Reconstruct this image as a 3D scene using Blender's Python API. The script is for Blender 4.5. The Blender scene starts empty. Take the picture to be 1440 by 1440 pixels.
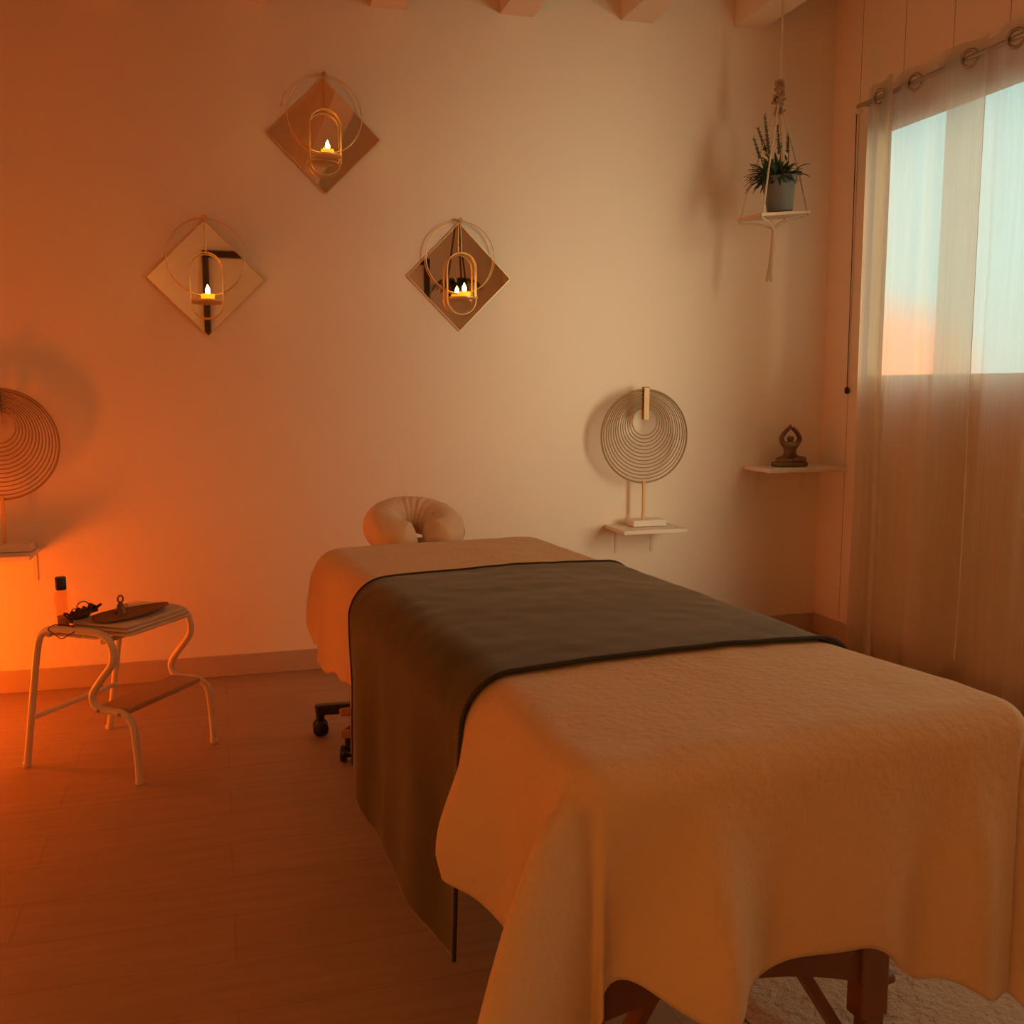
import bpy, bmesh, math, random
from mathutils import Vector, Matrix, Euler
from mathutils import noise as mnoise
random.seed(7)
PI = math.pi
S = bpy.context.scene
C = S.collection

# ------------------------------------------------------------------ materials
def mat(name, col, rough=.6, metal=0., bump=None, spec=.5, sheen=0., emit=None, es=0., var=None, sub=0., aniso=None):
    m = bpy.data.materials.new(name); m.use_nodes = True
    nt = m.node_tree; b = nt.nodes['Principled BSDF']
    b.inputs['Base Color'].default_value = (*col, 1)
    b.inputs['Roughness'].default_value = rough
    b.inputs['Metallic'].default_value = metal
    b.inputs['Specular IOR Level'].default_value = spec
    if sheen:
        b.inputs['Sheen Weight'].default_value = sheen
        b.inputs['Sheen Roughness'].default_value = .4
    if sub:
        b.inputs['Subsurface Weight'].default_value = sub
        b.inputs['Subsurface Radius'].default_value = (.02, .008, .003)
    if emit:
        b.inputs['Emission Color'].default_value = (*emit, 1)
        b.inputs['Emission Strength'].default_value = es
    tc = nt.nodes.new('ShaderNodeTexCoord')
    if var:      # (scale, amount) gentle mottling of the surface colour
        n = nt.nodes.new('ShaderNodeTexNoise'); n.inputs['Scale'].default_value = var[0]; n.inputs['Detail'].default_value = 5
        nt.links.new(tc.outputs['Object'], n.inputs['Vector'])
        mx = nt.nodes.new('ShaderNodeMix'); mx.data_type = 'RGBA'
        a = var[1]
        mx.inputs[6].default_value = (*[c*(1-a) for c in col], 1)
        mx.inputs[7].default_value = (*[min(1, c*(1+a)) for c in col], 1)
        nt.links.new(n.outputs['Fac'], mx.inputs[0]); nt.links.new(mx.outputs[2], b.inputs['Base Color'])
    if bump:     # list of (scale, strength, distance)
        prev = None
        for sc, st, di in bump:
            n = nt.nodes.new('ShaderNodeTexNoise'); n.inputs['Scale'].default_value = sc; n.inputs['Detail'].default_value = 4
            nt.links.new(tc.outputs['Object'], n.inputs['Vector'])
            bp = nt.nodes.new('ShaderNodeBump'); bp.inputs['Strength'].default_value = st; bp.inputs['Distance'].default_value = di
            nt.links.new(n.outputs['Fac'], bp.inputs['Height'])
            if prev: nt.links.new(prev.outputs['Normal'], bp.inputs['Normal'])
            prev = bp
        nt.links.new(prev.outputs['Normal'], b.inputs['Normal'])
    return m

M = {}
M['wall'] = mat('wall_paint', (.86, .78, .67), .75, bump=[(180, .12, .002), (9, .05, .01)], var=(1.3, .03))
M['ceiling'] = mat('ceiling_paint', (.80, .70, .58), .8, bump=[(30, .1, .002)])
M['beam'] = mat('beam_paint', (.80, .69, .56), .7, bump=[(25, .2, .003)], var=(6, .05))
M['base'] = mat('baseboard_wood', (.50, .40, .31), .45, bump=[(40, .1, .001)], var=(8, .1))
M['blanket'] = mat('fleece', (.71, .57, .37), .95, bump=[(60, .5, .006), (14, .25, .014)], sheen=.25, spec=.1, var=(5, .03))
M['sheet'] = mat('cotton', (.82, .72, .60), .9, bump=[(300, .2, .001), (18, .25, .008)], sheen=.15, spec=.1)
M['runner'] = mat('green_velvet', (.040, .053, .029), .75, bump=[(260, .3, .001), (7, .25, .012)], sheen=.38, spec=.15, var=(4, .12))
M['piping'] = mat('dark_piping', (.03, .032, .025), .8)
M['twood'] = mat('stained_wood', (.20, .085, .04), .5, bump=[(30, .15, .002)], var=(9, .2))
M['lwood'] = mat('pale_beech', (.50, .30, .16), .5, var=(12, .12), bump=[(40, .1, .001)])
M['vinyl'] = mat('dark_vinyl', (.05, .045, .04), .5, bump=[(200, .2, .001)])
M['black'] = mat('black_plastic', (.012, .010, .010), .35, bump=[(120, .05, .0005)])
M['white_metal'] = mat('white_enamel', (.80, .72, .60), .3, bump=[(80, .04, .0005)])
M['white_wood'] = mat('white_lacquer', (.80, .73, .64), .45, bump=[(60, .06, .0005)])
M['brass'] = mat('brass', (.78, .52, .20), .28, metal=1., bump=[(60, .05, .0005)])
M['gold'] = mat('pale_gold', (.85, .60, .26), .42, metal=.75, bump=[(90, .04, .0005)])
M['mirror'] = mat('mirror_glass', (.93, .89, .80), .015, metal=1.)
M['cane'] = mat('bamboo_cane', (.36, .235, .12), .5, var=(25, .2), bump=[(60, .15, .001)])
M['clip'] = mat('oak_clip', (.70, .46, .20), .4, var=(30, .15), bump=[(60, .1, .001)])
M['bronze'] = mat('aged_bronze', (.20, .13, .075), .42, metal=.65, bump=[(60, .4, .002)], var=(30, .4))
M['pot'] = mat('grey_green_pot', (.15, .175, .165), .6, bump=[(50, .1, .001)], var=(20, .1))
M['soil'] = mat('soil', (.03, .02, .015), .95, bump=[(60, .8, .006)])
M['leaf'] = mat('dark_leaf', (.045, .085, .04), .55, var=(30, .35), bump=[(40, .2, .001)])
M['bud'] = mat('grey_green_bud', (.10, .12, .05), .7, var=(40, .4), bump=[(60, .3, .001)])
M['rope'] = mat('cotton_rope', (.62, .50, .37), .9, bump=[(160, .6, .002)], var=(60, .1))
M['knot'] = mat('jute_knot', (.36, .21, .11), .9, bump=[(160, .7, .002)], var=(60, .2))
M['board'] = mat('pale_board', (.66, .50, .36), .55, var=(14, .12), bump=[(40, .15, .001)])
M['rug'] = mat('wool_rug', (.52, .43, .33), 1., bump=[(70, 1., .012), (240, .8, .004)], sheen=.3, spec=.05, var=(40, .15))
M['steel'] = mat('brushed_steel', (.42, .40, .37), .3, metal=1., bump=[(150, .05, .0003)])
M['rodm'] = mat('satin_rod', (.42, .36, .30), .3, metal=.7, bump=[(150, .04, .0003)])
M['oil'] = mat('oil', (.80, .42, .14), .1, spec=.6)
M['cap'] = mat('black_cap', (.02, .015, .015), .4, bump=[(300, .1, .0005)])
M['towel'] = mat('terry_towel', (.80, .66, .54), 1., bump=[(400, .7, .002)], sheen=.3, spec=.05)
M['leather'] = mat('brown_leather', (.23, .105, .04), .6, bump=[(90, .3, .001)], var=(20, .2))
M['cord'] = mat('dark_cord', (.07, .025, .015), .7, bump=[(200, .3, .001)])
M['wax'] = mat('tealight_wax', (.95, .62, .25), .5, sub=.6, emit=(1, .36, .004), es=1.5)  # emission stands in for flame light glowing through the wax
M['flame'] = mat('flame', (1, .7, .3), .5, emit=(1, .56, .12), es=75)
M['salt'] = mat('salt_crystal', (.9, .35, .1), .6, emit=(1, .112, .0), es=46, bump=[(12, .5, .02)])
M['paper'] = mat('fill_lamp_shade', (.9, .6, .35), .8, emit=(1, .30, .03), es=16, bump=[(60, .2, .002)])  # glowing shade of the added fill lamp
M['darkwood'] = mat('dark_frame_wood', (.055, .025, .012), .5, var=(12, .2), bump=[(30, .1, .001)])
M['winframe'] = mat('window_frame_paint', (.74, .66, .56), .45, bump=[(40, .05, .001)])
M['rubber'] = mat('rubber', (.02, .016, .014), .8)
M['door'] = mat('door_paint', (.86, .76, .60), .6, bump=[(40, .08, .001)])

def floor_mat():
    m = bpy.data.materials.new('plank_floor'); m.use_nodes = True; nt = m.node_tree; b = nt.nodes['Principled BSDF']
    tc = nt.nodes.new('ShaderNodeTexCoord')
    mp = nt.nodes.new('ShaderNodeMapping'); mp.inputs['Rotation'].default_value = (0, 0, 0)
    nt.links.new(tc.outputs['Object'], mp.inputs['Vector'])
    br = nt.nodes.new('ShaderNodeTexBrick'); br.offset = .37
    br.inputs['Color1'].default_value = (.43, .325, .23, 1); br.inputs['Color2'].default_value = (.45, .345, .25, 1)
    br.inputs['Mortar'].default_value = (.37, .275, .19, 1)
    br.inputs['Scale'].default_value = 1; br.inputs['Mortar Size'].default_value = .0022
    br.inputs['Brick Width'].default_value = 1.3; br.inputs['Row Height'].default_value = .19
    nt.links.new(mp.outputs['Vector'], br.inputs['Vector'])
    n = nt.nodes.new('ShaderNodeTexNoise'); n.inputs['Scale'].default_value = 3; n.inputs['Detail'].default_value = 8
    mp2 = nt.nodes.new('ShaderNodeMapping'); mp2.inputs['Scale'].default_value = (1.2, 14, 1)
    nt.links.new(tc.outputs['Object'], mp2.inputs['Vector']); nt.links.new(mp2.outputs['Vector'], n.inputs['Vector'])
    mx = nt.nodes.new('ShaderNodeMix'); mx.data_type = 'RGBA'; mx.blend_type = 'MULTIPLY'; mx.inputs[0].default_value = .35
    cr = nt.nodes.new('ShaderNodeValToRGB'); cr.color_ramp.elements[0].position = .3; cr.color_ramp.elements[0].color = (.6, .55, .5, 1)
    cr.color_ramp.elements[1].position = .7
    nt.links.new(n.outputs['Fac'], cr.inputs['Fac'])
    nt.links.new(br.outputs['Color'], mx.inputs[6]); nt.links.new(cr.outputs['Color'], mx.inputs[7])
    nt.links.new(mx.outputs[2], b.inputs['Base Color'])
    b.inputs['Roughness'].default_value = .5
    bp = nt.nodes.new('ShaderNodeBump'); bp.inputs['Strength'].default_value = .15; bp.inputs['Distance'].default_value = .002
    nt.links.new(n.outputs['Fac'], bp.inputs['Height']); nt.links.new(bp.outputs['Normal'], b.inputs['Normal'])
    return m
M['floor'] = floor_mat()

def board_wall_mat():        # painted vertical boards with narrow joints
    m = M['wall'].copy(); m.name = 'boarded_wall_paint'; nt = m.node_tree; b = nt.nodes['Principled BSDF']
    tc = nt.nodes.new('ShaderNodeTexCoord'); sx = nt.nodes.new('ShaderNodeSeparateXYZ')
    nt.links.new(tc.outputs['Object'], sx.inputs[0])
    def mth(op, a, v, c=None):
        n = nt.nodes.new('ShaderNodeMath'); n.operation = op
        nt.links.new(a, n.inputs[0]); n.inputs[1].default_value = v
        if c is not None: n.inputs[2].default_value = c
        return n.outputs[0]
    y = mth('ADD', sx.outputs['Y'], -4.10 + 30*.30)
    f = mth('MODULO', y, .30); d = mth('SUBTRACT', f, .15); d = mth('ABSOLUTE', d, 0); g = mth('GREATER_THAN', d, .1475)
    inv = mth('SUBTRACT', g, 0); h = mth('MULTIPLY', inv, -1)
    bp = nt.nodes.new('ShaderNodeBump'); bp.inputs['Strength'].default_value = .6; bp.inputs['Distance'].default_value = .004
    nt.links.new(h, bp.inputs['Height'])
    old = b.inputs['Normal'].links[0].from_socket
    nt.links.new(old, bp.inputs['Normal']); nt.links.new(bp.outputs['Normal'], b.inputs['Normal'])
    mx = nt.nodes.new('ShaderNodeMix'); mx.data_type = 'RGBA'
    src = b.inputs['Base Color'].links[0].from_socket
    nt.links.new(src, mx.inputs[6]); mx.inputs[7].default_value = (.45, .36, .28, 1)
    nt.links.new(g, mx.inputs[0]); nt.links.new(mx.outputs[2], b.inputs['Base Color'])
    return m
M['boards'] = board_wall_mat()

def glass_mat(name, tint=(1, 1, 1), gl=.08):
    m = bpy.data.materials.new(name); m.use_nodes = True; nt = m.node_tree; nt.nodes.clear()
    o = nt.nodes.new('ShaderNodeOutputMaterial'); mx = nt.nodes.new('ShaderNodeMixShader')
    t = nt.nodes.new('ShaderNodeBsdfTransparent'); g = nt.nodes.new('ShaderNodeBsdfGlossy')
    t.inputs['Color'].default_value = (*tint, 1); g.inputs['Roughness'].default_value = .02
    lw = nt.nodes.new('ShaderNodeLayerWeight'); lw.inputs['Blend'].default_value = .5
    pw = nt.nodes.new('ShaderNodeMath'); pw.operation = 'POWER'; pw.inputs[1].default_value = 5
    ad = nt.nodes.new('ShaderNodeMath'); ad.operation = 'MULTIPLY_ADD'; ad.inputs[1].default_value = .6; ad.inputs[2].default_value = gl/2
    nt.links.new(lw.outputs['Facing'], pw.inputs[0]); nt.links.new(pw.outputs[0], ad.inputs[0])
    nt.links.new(ad.outputs[0], mx.inputs[0]); nt.links.new(t.outputs[0], mx.inputs[1]); nt.links.new(g.outputs[0], mx.inputs[2])
    nt.links.new(mx.outputs[0], o.inputs['Surface'])
    return m
M['pane'] = glass_mat('window_glass', (.97, 1, .99))
M['bottle_glass'] = glass_mat('bottle_glass', (.93, .80, .68))

def sheer_mat():             # thin woven cloth: part open weave, part translucent thread
    m = bpy.data.materials.new('sheer_cotton'); m.use_nodes = True; nt = m.node_tree; nt.nodes.clear()
    o = nt.nodes.new('ShaderNodeOutputMaterial')
    t = nt.nodes.new('ShaderNodeBsdfTransparent'); tl = nt.nodes.new('ShaderNodeBsdfTranslucent'); d = nt.nodes.new('ShaderNodeBsdfDiffuse')
    t.inputs['Color'].default_value = (.95, 1, .97, 1)
    tl.inputs['Color'].default_value = (.86, .80, .70, 1); d.inputs['Color'].default_value = (.95, .89, .80, 1)
    a = nt.nodes.new('ShaderNodeMixShader'); a.inputs[0].default_value = .12     # translucent vs diffuse
    nt.links.new(tl.outputs[0], a.inputs[1]); nt.links.new(d.outputs[0], a.inputs[2])
    b = nt.nodes.new('ShaderNodeMixShader')
    tc = nt.nodes.new('ShaderNodeTexCoord'); mp = nt.nodes.new('ShaderNodeMapping'); mp.inputs['Scale'].default_value = (120, 120, 2.0)
    n = nt.nodes.new('ShaderNodeTexNoise'); n.inputs['Scale'].default_value = 1; n.inputs['Detail'].default_value = 3
    nt.links.new(tc.outputs['Object'], mp.inputs['Vector']); nt.links.new(mp.outputs['Vector'], n.inputs['Vector'])
    mr = nt.nodes.new('ShaderNodeMapRange'); mr.inputs[1].default_value = .3; mr.inputs[2].default_value = .7
    mr.inputs[3].default_value = .67; mr.inputs[4].default_value = .74
    nt.links.new(n.outputs['Fac'], mr.inputs[0]); nt.links.new(mr.outputs[0], b.inputs[0])
    nt.links.new(t.outputs[0], b.inputs[1]); nt.links.new(a.outputs[0], b.inputs[2]); nt.links.new(b.outputs[0], o.inputs['Surface'])
    return m
M['sheer'] = sheer_mat()

# ------------------------------------------------------------------ mesh helpers
class MB:
    def __init__(s): s.v = []; s.f = []
    def add(s, vs, fs):
        k = len(s.v); s.v += [Vector(v) for v in vs]; s.f += [tuple(i+k for i in f) for f in fs]; return s
    def box(s, c, d, rot=None):
        c = Vector(c); R = rot if rot is not None else Matrix.Identity(3)
        vs = [c + R @ Vector((d[0]*x/2, d[1]*y/2, d[2]*z/2)) for x in (-1, 1) for y in (-1, 1) for z in (-1, 1)]
        return s.add(vs, [(0, 1, 3, 2), (4, 6, 7, 5), (0, 4, 5, 1), (2, 3, 7, 6), (0, 2, 6, 4), (1, 5, 7, 3)])
    def bar(s, p, q, w, h, up=(0, 0, 1)):
        p = Vector(p); q = Vector(q); d = (q-p); L = d.length; d.normalize(); u = Vector(up)
        x = d.cross(u)
        if x.length < 1e-4: x = Vector((1, 0, 0))
        x.normalize(); y = x.cross(d)
        R = Matrix((x, d, y)).transposed()
        return s.box((p+q)/2, (w, L, h), R)
    def tube(s, pts, r, n=10, closed=False, caps=True, sect=None):
        pts = [Vector(p) for p in pts]; N = len(pts)
        rr = r if isinstance(r, (list, tuple)) else [r]*N
        T = []
        for i in range(N):
            a = pts[(i-1) % N] if (closed or i) else pts[i]; b = pts[(i+1) % N] if (closed or i < N-1) else pts[i]
            T.append((b-a).normalized())
        u = T[0].orthogonal().normalized(); U = []
        for i in range(N):
            u = (u - T[i]*u.dot(T[i]))
            if u.length < 1e-6: u = T[i].orthogonal()
            u.normalize(); U.append(u.copy())
        k = len(s.v)
        for i in range(N):
            w = T[i].cross(U[i])
            for j in range(n):
                a = 2*PI*j/n; s.v.append(pts[i] + (U[i]*math.cos(a) + w*math.sin(a))*rr[i])
        for i in range(N if closed else N-1):
            i2 = (i+1) % N
            for j in range(n):
                j2 = (j+1) % n; s.f.append((k+i*n+j, k+i*n+j2, k+i2*n+j2, k+i2*n+j))
        if caps and not closed:
            s.f.append(tuple(k+j for j in range(n))[::-1]); s.f.append(tuple(k+(N-1)*n+j for j in range(n)))
        return s
    def strip(s, pts, nrm, w, t, closed=True):      # flat band, width w along nrm, thickness t in plane
        pts = [Vector(p) for p in pts]; N = len(pts); nrm = Vector(nrm).normalized(); k = len(s.v)
        for i in range(N):
            a = pts[(i-1) % N]; b = pts[(i+1) % N]; d = (b-a).normalized(); q = d.cross(nrm)
            for x, y in ((-1, -1), (1, -1), (1, 1), (-1, 1)):
                s.v.append(pts[i] + q*(x*t/2) + nrm*(y*w/2))
        for i in range(N if closed else N-1):
            i2 = (i+1) % N
            for j in range(4):
                j2 = (j+1) % 4; s.f.append((k+i*4+j, k+i*4+j2, k+i2*4+j2, k+i2*4+j))
        return s
    def lathe(s, prof, n=24, c=(0, 0, 0)):
        c = Vector(c); k = len(s.v); m = len(prof)
        for r, z in prof:
            for j in range(n):
                a = 2*PI*j/n; s.v.append(c + Vector((r*math.cos(a), r*math.sin(a), z)))
        for i in range(m-1):
            for j in range(n):
                j2 = (j+1) % n; s.f.append((k+i*n+j, k+i*n+j2, k+(i+1)*n+j2, k+(i+1)*n+j))
        s.f.append(tuple(k+j for j in range(n))[::-1]); s.f.append(tuple(k+(m-1)*n+j for j in range(n)))
        return s
    def grid(s, nu, nv, fn):
        k = len(s.v)
        for i in range(nu+1):
            for j in range(nv+1): s.v.append(Vector(fn(i/nu, j/nv)))
        for i in range(nu):
            for j in range(nv):
                a = k+i*(nv+1)+j; s.f.append((a, a+nv+1, a+nv+2, a+1))
        return s
    def build(s, name, m, parent=None, bevel=0., smooth=True, solid=0., subsurf=0, recalc=True):
        me = bpy.data.meshes.new(name); me.from_pydata([tuple(v) for v in s.v], [], s.f)
        if recalc:
            bm = bmesh.new(); bm.from_mesh(me); bmesh.ops.recalc_face_normals(bm, faces=bm.faces); bm.to_mesh(me); bm.free()
        me.materials.append(m)
        o = bpy.data.objects.new(name, me); C.objects.link(o)
        if smooth:
            me.polygons.foreach_set('use_smooth', [True]*len(me.polygons))
            try:
                me.set_sharp_from_angle(angle=math.radians(38))
            except Exception: pass
        if solid:
            md = o.modifiers.new('t', 'SOLIDIFY'); md.thickness = solid; md.offset = -1
        if bevel:
            md = o.modifiers.new('b', 'BEVEL'); md.width = bevel; md.segments = 2; md.limit_method = 'ANGLE'; md.angle_limit = math.radians(40)
        if subsurf:
            md = o.modifiers.new('s', 'SUBSURF'); md.levels = subsurf; md.render_levels = subsurf
        if parent: o.parent = parent
        return o

def tag(o, label, cat, group=None):
    o['label'] = label; o['category'] = cat
    if group: o['group'] = group
    return o
def thing(name, label, cat, loc=(0, 0, 0), rz=0., group=None):
    o = bpy.data.objects.new(name, None); C.objects.link(o); o.empty_display_size = .1
    o.location = loc; o.rotation_euler = (0, 0, rz)
    return tag(o, label, cat, group)
def struct(o): o['kind'] = 'structure'; return o
def dup(root, loc, label, rz=None):
    r = root.copy(); C.objects.link(r); r.location = loc; r['label'] = label
    if rz is not None: r.rotation_euler = (0, 0, rz)
    for ch in list(root.children):
        c = ch.copy(); C.objects.link(c); c.parent = r
        for g in list(ch.children):
            d = g.copy(); C.objects.link(d); d.parent = c
    return r
def smooth_path(pts, n=6, closed=False):
    P = [Vector(p) for p in pts]; N = len(P); out = []
    for i in range(N if closed else N-1):
        p0 = P[(i-1) % N] if (closed or i) else P[0]*2-P[1]
        p1 = P[i]; p2 = P[(i+1) % N]; p3 = P[(i+2) % N] if (closed or i < N-2) else P[-1]*2-P[-2]
        for k in range(n):
            t = k/n
            out.append(.5*((2*p1)+(p2-p0)*t+(2*p0-5*p1+4*p2-p3)*t*t+(3*p1-p0-3*p2+p3)*t**3))
    if not closed: out.append(P[-1])
    return out
def lerp_table(tb, x):
    if x <= tb[0][0]: return tb[0][1]
    for (a, va), (b, vb) in zip(tb, tb[1:]):
        if x <= b:
            t = (x-a)/(b-a); t = t*t*(3-2*t); return va+(vb-va)*t
    return tb[-1][1]
def nz(x, y, z=0.): return mnoise.noise(Vector((x, y, z)))

# ------------------------------------------------------------------ the room
XL, XR, YB, YF, ZC = -1.95, 2.87, 4.307, -1.45, 3.04
TH = .22; TR = .10
W1 = (2.66, 4.03, 1.235, 2.40)         # window: near y, far y, sill, head
W_ADDED = (.70, 2.25, .60, 2.50)  # added window out of view, lets extra golden light onto the back wall
struct(MB().box(((XL+XR)/2, (YB+YF)/2, -.05), (XR-XL+2*TH, YB-YF+2*TH, .1)).build('floor', M['floor'], smooth=False))
struct(MB().box(((XL+XR)/2, (YB+YF)/2, ZC+.05), (XR-XL+2*TH, YB-YF+2*TH, .1)).build('ceiling', M['ceiling'], smooth=False))
struct(MB().box(((XL+XR)/2, YB+TH/2, ZC/2), (XR-XL+2*TH, TH, ZC)).build('wall_back', M['wall'], smooth=False))
struct(MB().box(((XL+XR)/2, YF-TH/2, ZC/2), (XR-XL+2*TH, TH, ZC)).build('wall_front', M['wall'], smooth=False))
struct(MB().box((XL-TH/2, (YB+YF)/2, ZC/2), (TH, YB-YF, ZC)).build('wall_left', M['wall'], smooth=False))
w = MB()
ys = [YF, W_ADDED[0], W_ADDED[1], W1[0], W1[1], YB]
for i in range(5):
    zs = [0, W_ADDED[2], W_ADDED[3], ZC] if i == 1 else [0, W1[2], W1[3], ZC]
    for j in range(3):
        if j == 1 and i in (1, 3): continue
        w.box((XR+TR/2, (ys[i]+ys[i+1])/2, (zs[j]+zs[j+1])/2), (TR, ys[i+1]-ys[i], zs[j+1]-zs[j]))
struct(w.build('wall_right', M['boards'], smooth=False))
struct(MB().box(((XL+XR)/2, YB-.008, .045), (XR-XL, .016, .09)).build('baseboard_back', M['base'], bevel=.003, smooth=False))
struct(MB().box((XR-.008, (YB+YF)/2-.008, .045), (.016, YB-YF-.016, .09)).build('baseboard_right', M['base'], bevel=.003, smooth=False))
struct(MB().box((XL+.008, (YB+YF)/2-.008, .045), (.016, YB-YF-.016, .09)).build('baseboard_left', M['base'], bevel=.003, smooth=False))
for k in range(9):
    x0 = .663+.5556*(k-4); zb = 2.772+.052*(x0-.663)
    struct(MB().box((x0+.075, (YB+YF)/2, (zb+ZC)/2), (.15, YB-YF, ZC-zb)).build('trim_%d' % (k+1), M['beam'], bevel=.003, smooth=False))
struct(MB().box((XR+TR+.5, 2.44, 1.6), (1.0, .12, 3.2)).build('light_block_fin', M['wall'], smooth=False))  # unseen fin added to block golden sky light from the curtained window
for n, W, mu in ((1, W1, None), (2, W_ADDED, (1.45, 1.50))):  # the second window is the added, unseen one
    y0, y1, z0, z1 = W; xc = XR+.05; fw = .04
    f = MB()
    f.box((xc, (y0+y1)/2, z0+fw/2), (.06, y1-y0, fw)); f.box((xc, (y0+y1)/2, z1-fw/2), (.06, y1-y0, fw))
    for ya, yb in [(y0, y0+fw), (y1-fw, y1)]+([mu] if mu else []): f.box((xc, (ya+yb)/2, (z0+z1)/2), (.06, yb-ya, z1-z0-2*fw))
    fr = struct(f.build('window_%d' % n, M['winframe'], smooth=False))
    for a, b in (((y0+fw, mu[0]), (mu[1], y1-fw)) if mu else ((y0+fw, y1-fw),)):
        MB().box((xc, (a+b)/2, (z0+z1)/2), (.005, b-a, z1-z0-2*fw)).build('pane', M['pane'], fr, smooth=False)
    MB().box((XR+.045, (y0+y1)/2, z0+.006), (.08, y1-y0, .012)).build('sill', M['winframe'], fr, smooth=False)
# dark framed door behind the camera, seen only in the mirrors
f = MB(); dx0, dx1, dz = -.05, 2.07, 2.47
for x in (dx0, dx1): f.box((x, YF+.02, dz/2), (.06, .04, dz))
f.box(((dx0+dx1)/2, YF+.02, dz), (dx1-dx0+.06, .04, .06))
d = struct(f.build('door_1', M['darkwood'], bevel=.003, smooth=False))
MB().box(((dx0+dx1)/2, YF+.01, dz/2-.02), (dx1-dx0-.06, .018, dz-.04)).build('door_panel', M['door'], d, smooth=False)

# ------------------------------------------------------------------ massage table
TA = math.radians(4.8); TC = (.82, 1.23)
ZT = .73; WU = .31; RR = .09; LL = 1.86
def t2w(u, v, z):
    return Vector((TC[0]+u*math.cos(TA)-v*math.sin(TA), TC[1]+u*math.sin(TA)+v*math.cos(TA), z))
table = thing('massage_table', 'massage table with brown wooden legs under the cream fleece blanket', 'massage table', (*TC, 0), TA)
MB().box((0, .93, .665), (.66, 1.84, .085)).build('cushion', M['vinyl'], table, bevel=.02)
MB().box((0, .93, .60), (.62, 1.80, .045)).build('table_frame', M['twood'], table, bevel=.004)
for v, m, kz in ((.17, 'twood', .22), (1.75, 'lwood', .24)):
    for sg in (-1, 1):
        leg = MB()
        leg.bar((sg*.280, v, .62), (sg*.284, v, .10), .060, .040, (0, 1, 0)); leg.bar((sg*.270, v+.030, .32), (sg*.278, v+.030, .025), .036, .022, (0, 1, 0)) if v > 1 else leg.bar((sg*.287, v-.002, .12), (sg*.288, v-.002, .045 if sg > 0 else .025), .044, .030, (0, 1, 0))
        l = leg.build('leg', M['twood' if v < 1 else 'lwood'], table, bevel=.003)
        MB().lathe([(.015, 0), (.02, .004), (.02, .024), (.016, .025)], 14, (sg*.278, v+.030, 0) if v > 1 else (sg*.288, v-.002, .023 if sg > 0 else 0)).build('rubber_foot', M['rubber'], l)
        for z in (kz, kz-.07):
            k = MB(); k.tube([(sg*.315, v+.01, z), (sg*.345, v+.01, z)], [.014, .012], 12); k.build('knob', M['lwood' if v > 1 else 'twood'], l)
    p = MB()          # end panel with a shallow arch between the two legs
    pts = []
    for i in range(25):
        x = -.31+.62*i/24
        pts.append((x, .235-.075*min(1.2, (abs(x+.08)/.36)**2)))
    vs = []
    for x, zb in pts:
        for yy in (v-.010, v+.010): vs += [(x, yy, zb), (x, yy, .44)]
    fs = []
    for i in range(24):
        a = i*4; b = a+4
        fs += [(a, b, b+1, a+1), (a+2, a+3, b+3, b+2), (a, a+2, b+2, b), (a+1, b+1, b+3, a+3)]
    fs += [(0, 1, 3, 2), (96, 98, 99, 97)]
    p.add(vs, fs); p.build('end_panel', M['twood' if v < 1 else 'lwood'], table, smooth=False)
    if v < 1:
        for sg in (-1, 1):
            MB().bar((sg*.09, v+.032, .30), (sg*.26, v+.032, .035), .018, .034, (0, 1, 0)).build('diagonal_strut', M['twood'], table, bevel=.002)
MB().bar((.06, .20, .40), (.20, .62, .10), .03, .022).build('brace', M['twood'], table, bevel=.002)
MB().bar((-.06, .20, .40), (-.20, .62, .10), .03, .022).build('brace', M['twood'], table, bevel=.002)
MB().bar((-.10, 1.82, .60), (-.10, 2.06, .645), .02, .02).bar((.10, 1.82, .60), (.10, 2.06, .645), .02, .02).box((0, 2.105, .660), (.26, .20, .012), Matrix.Rotation(math.radians(18), 3, 'X')).build('headrest_frame', M['lwood'], table, bevel=.003)

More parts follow.
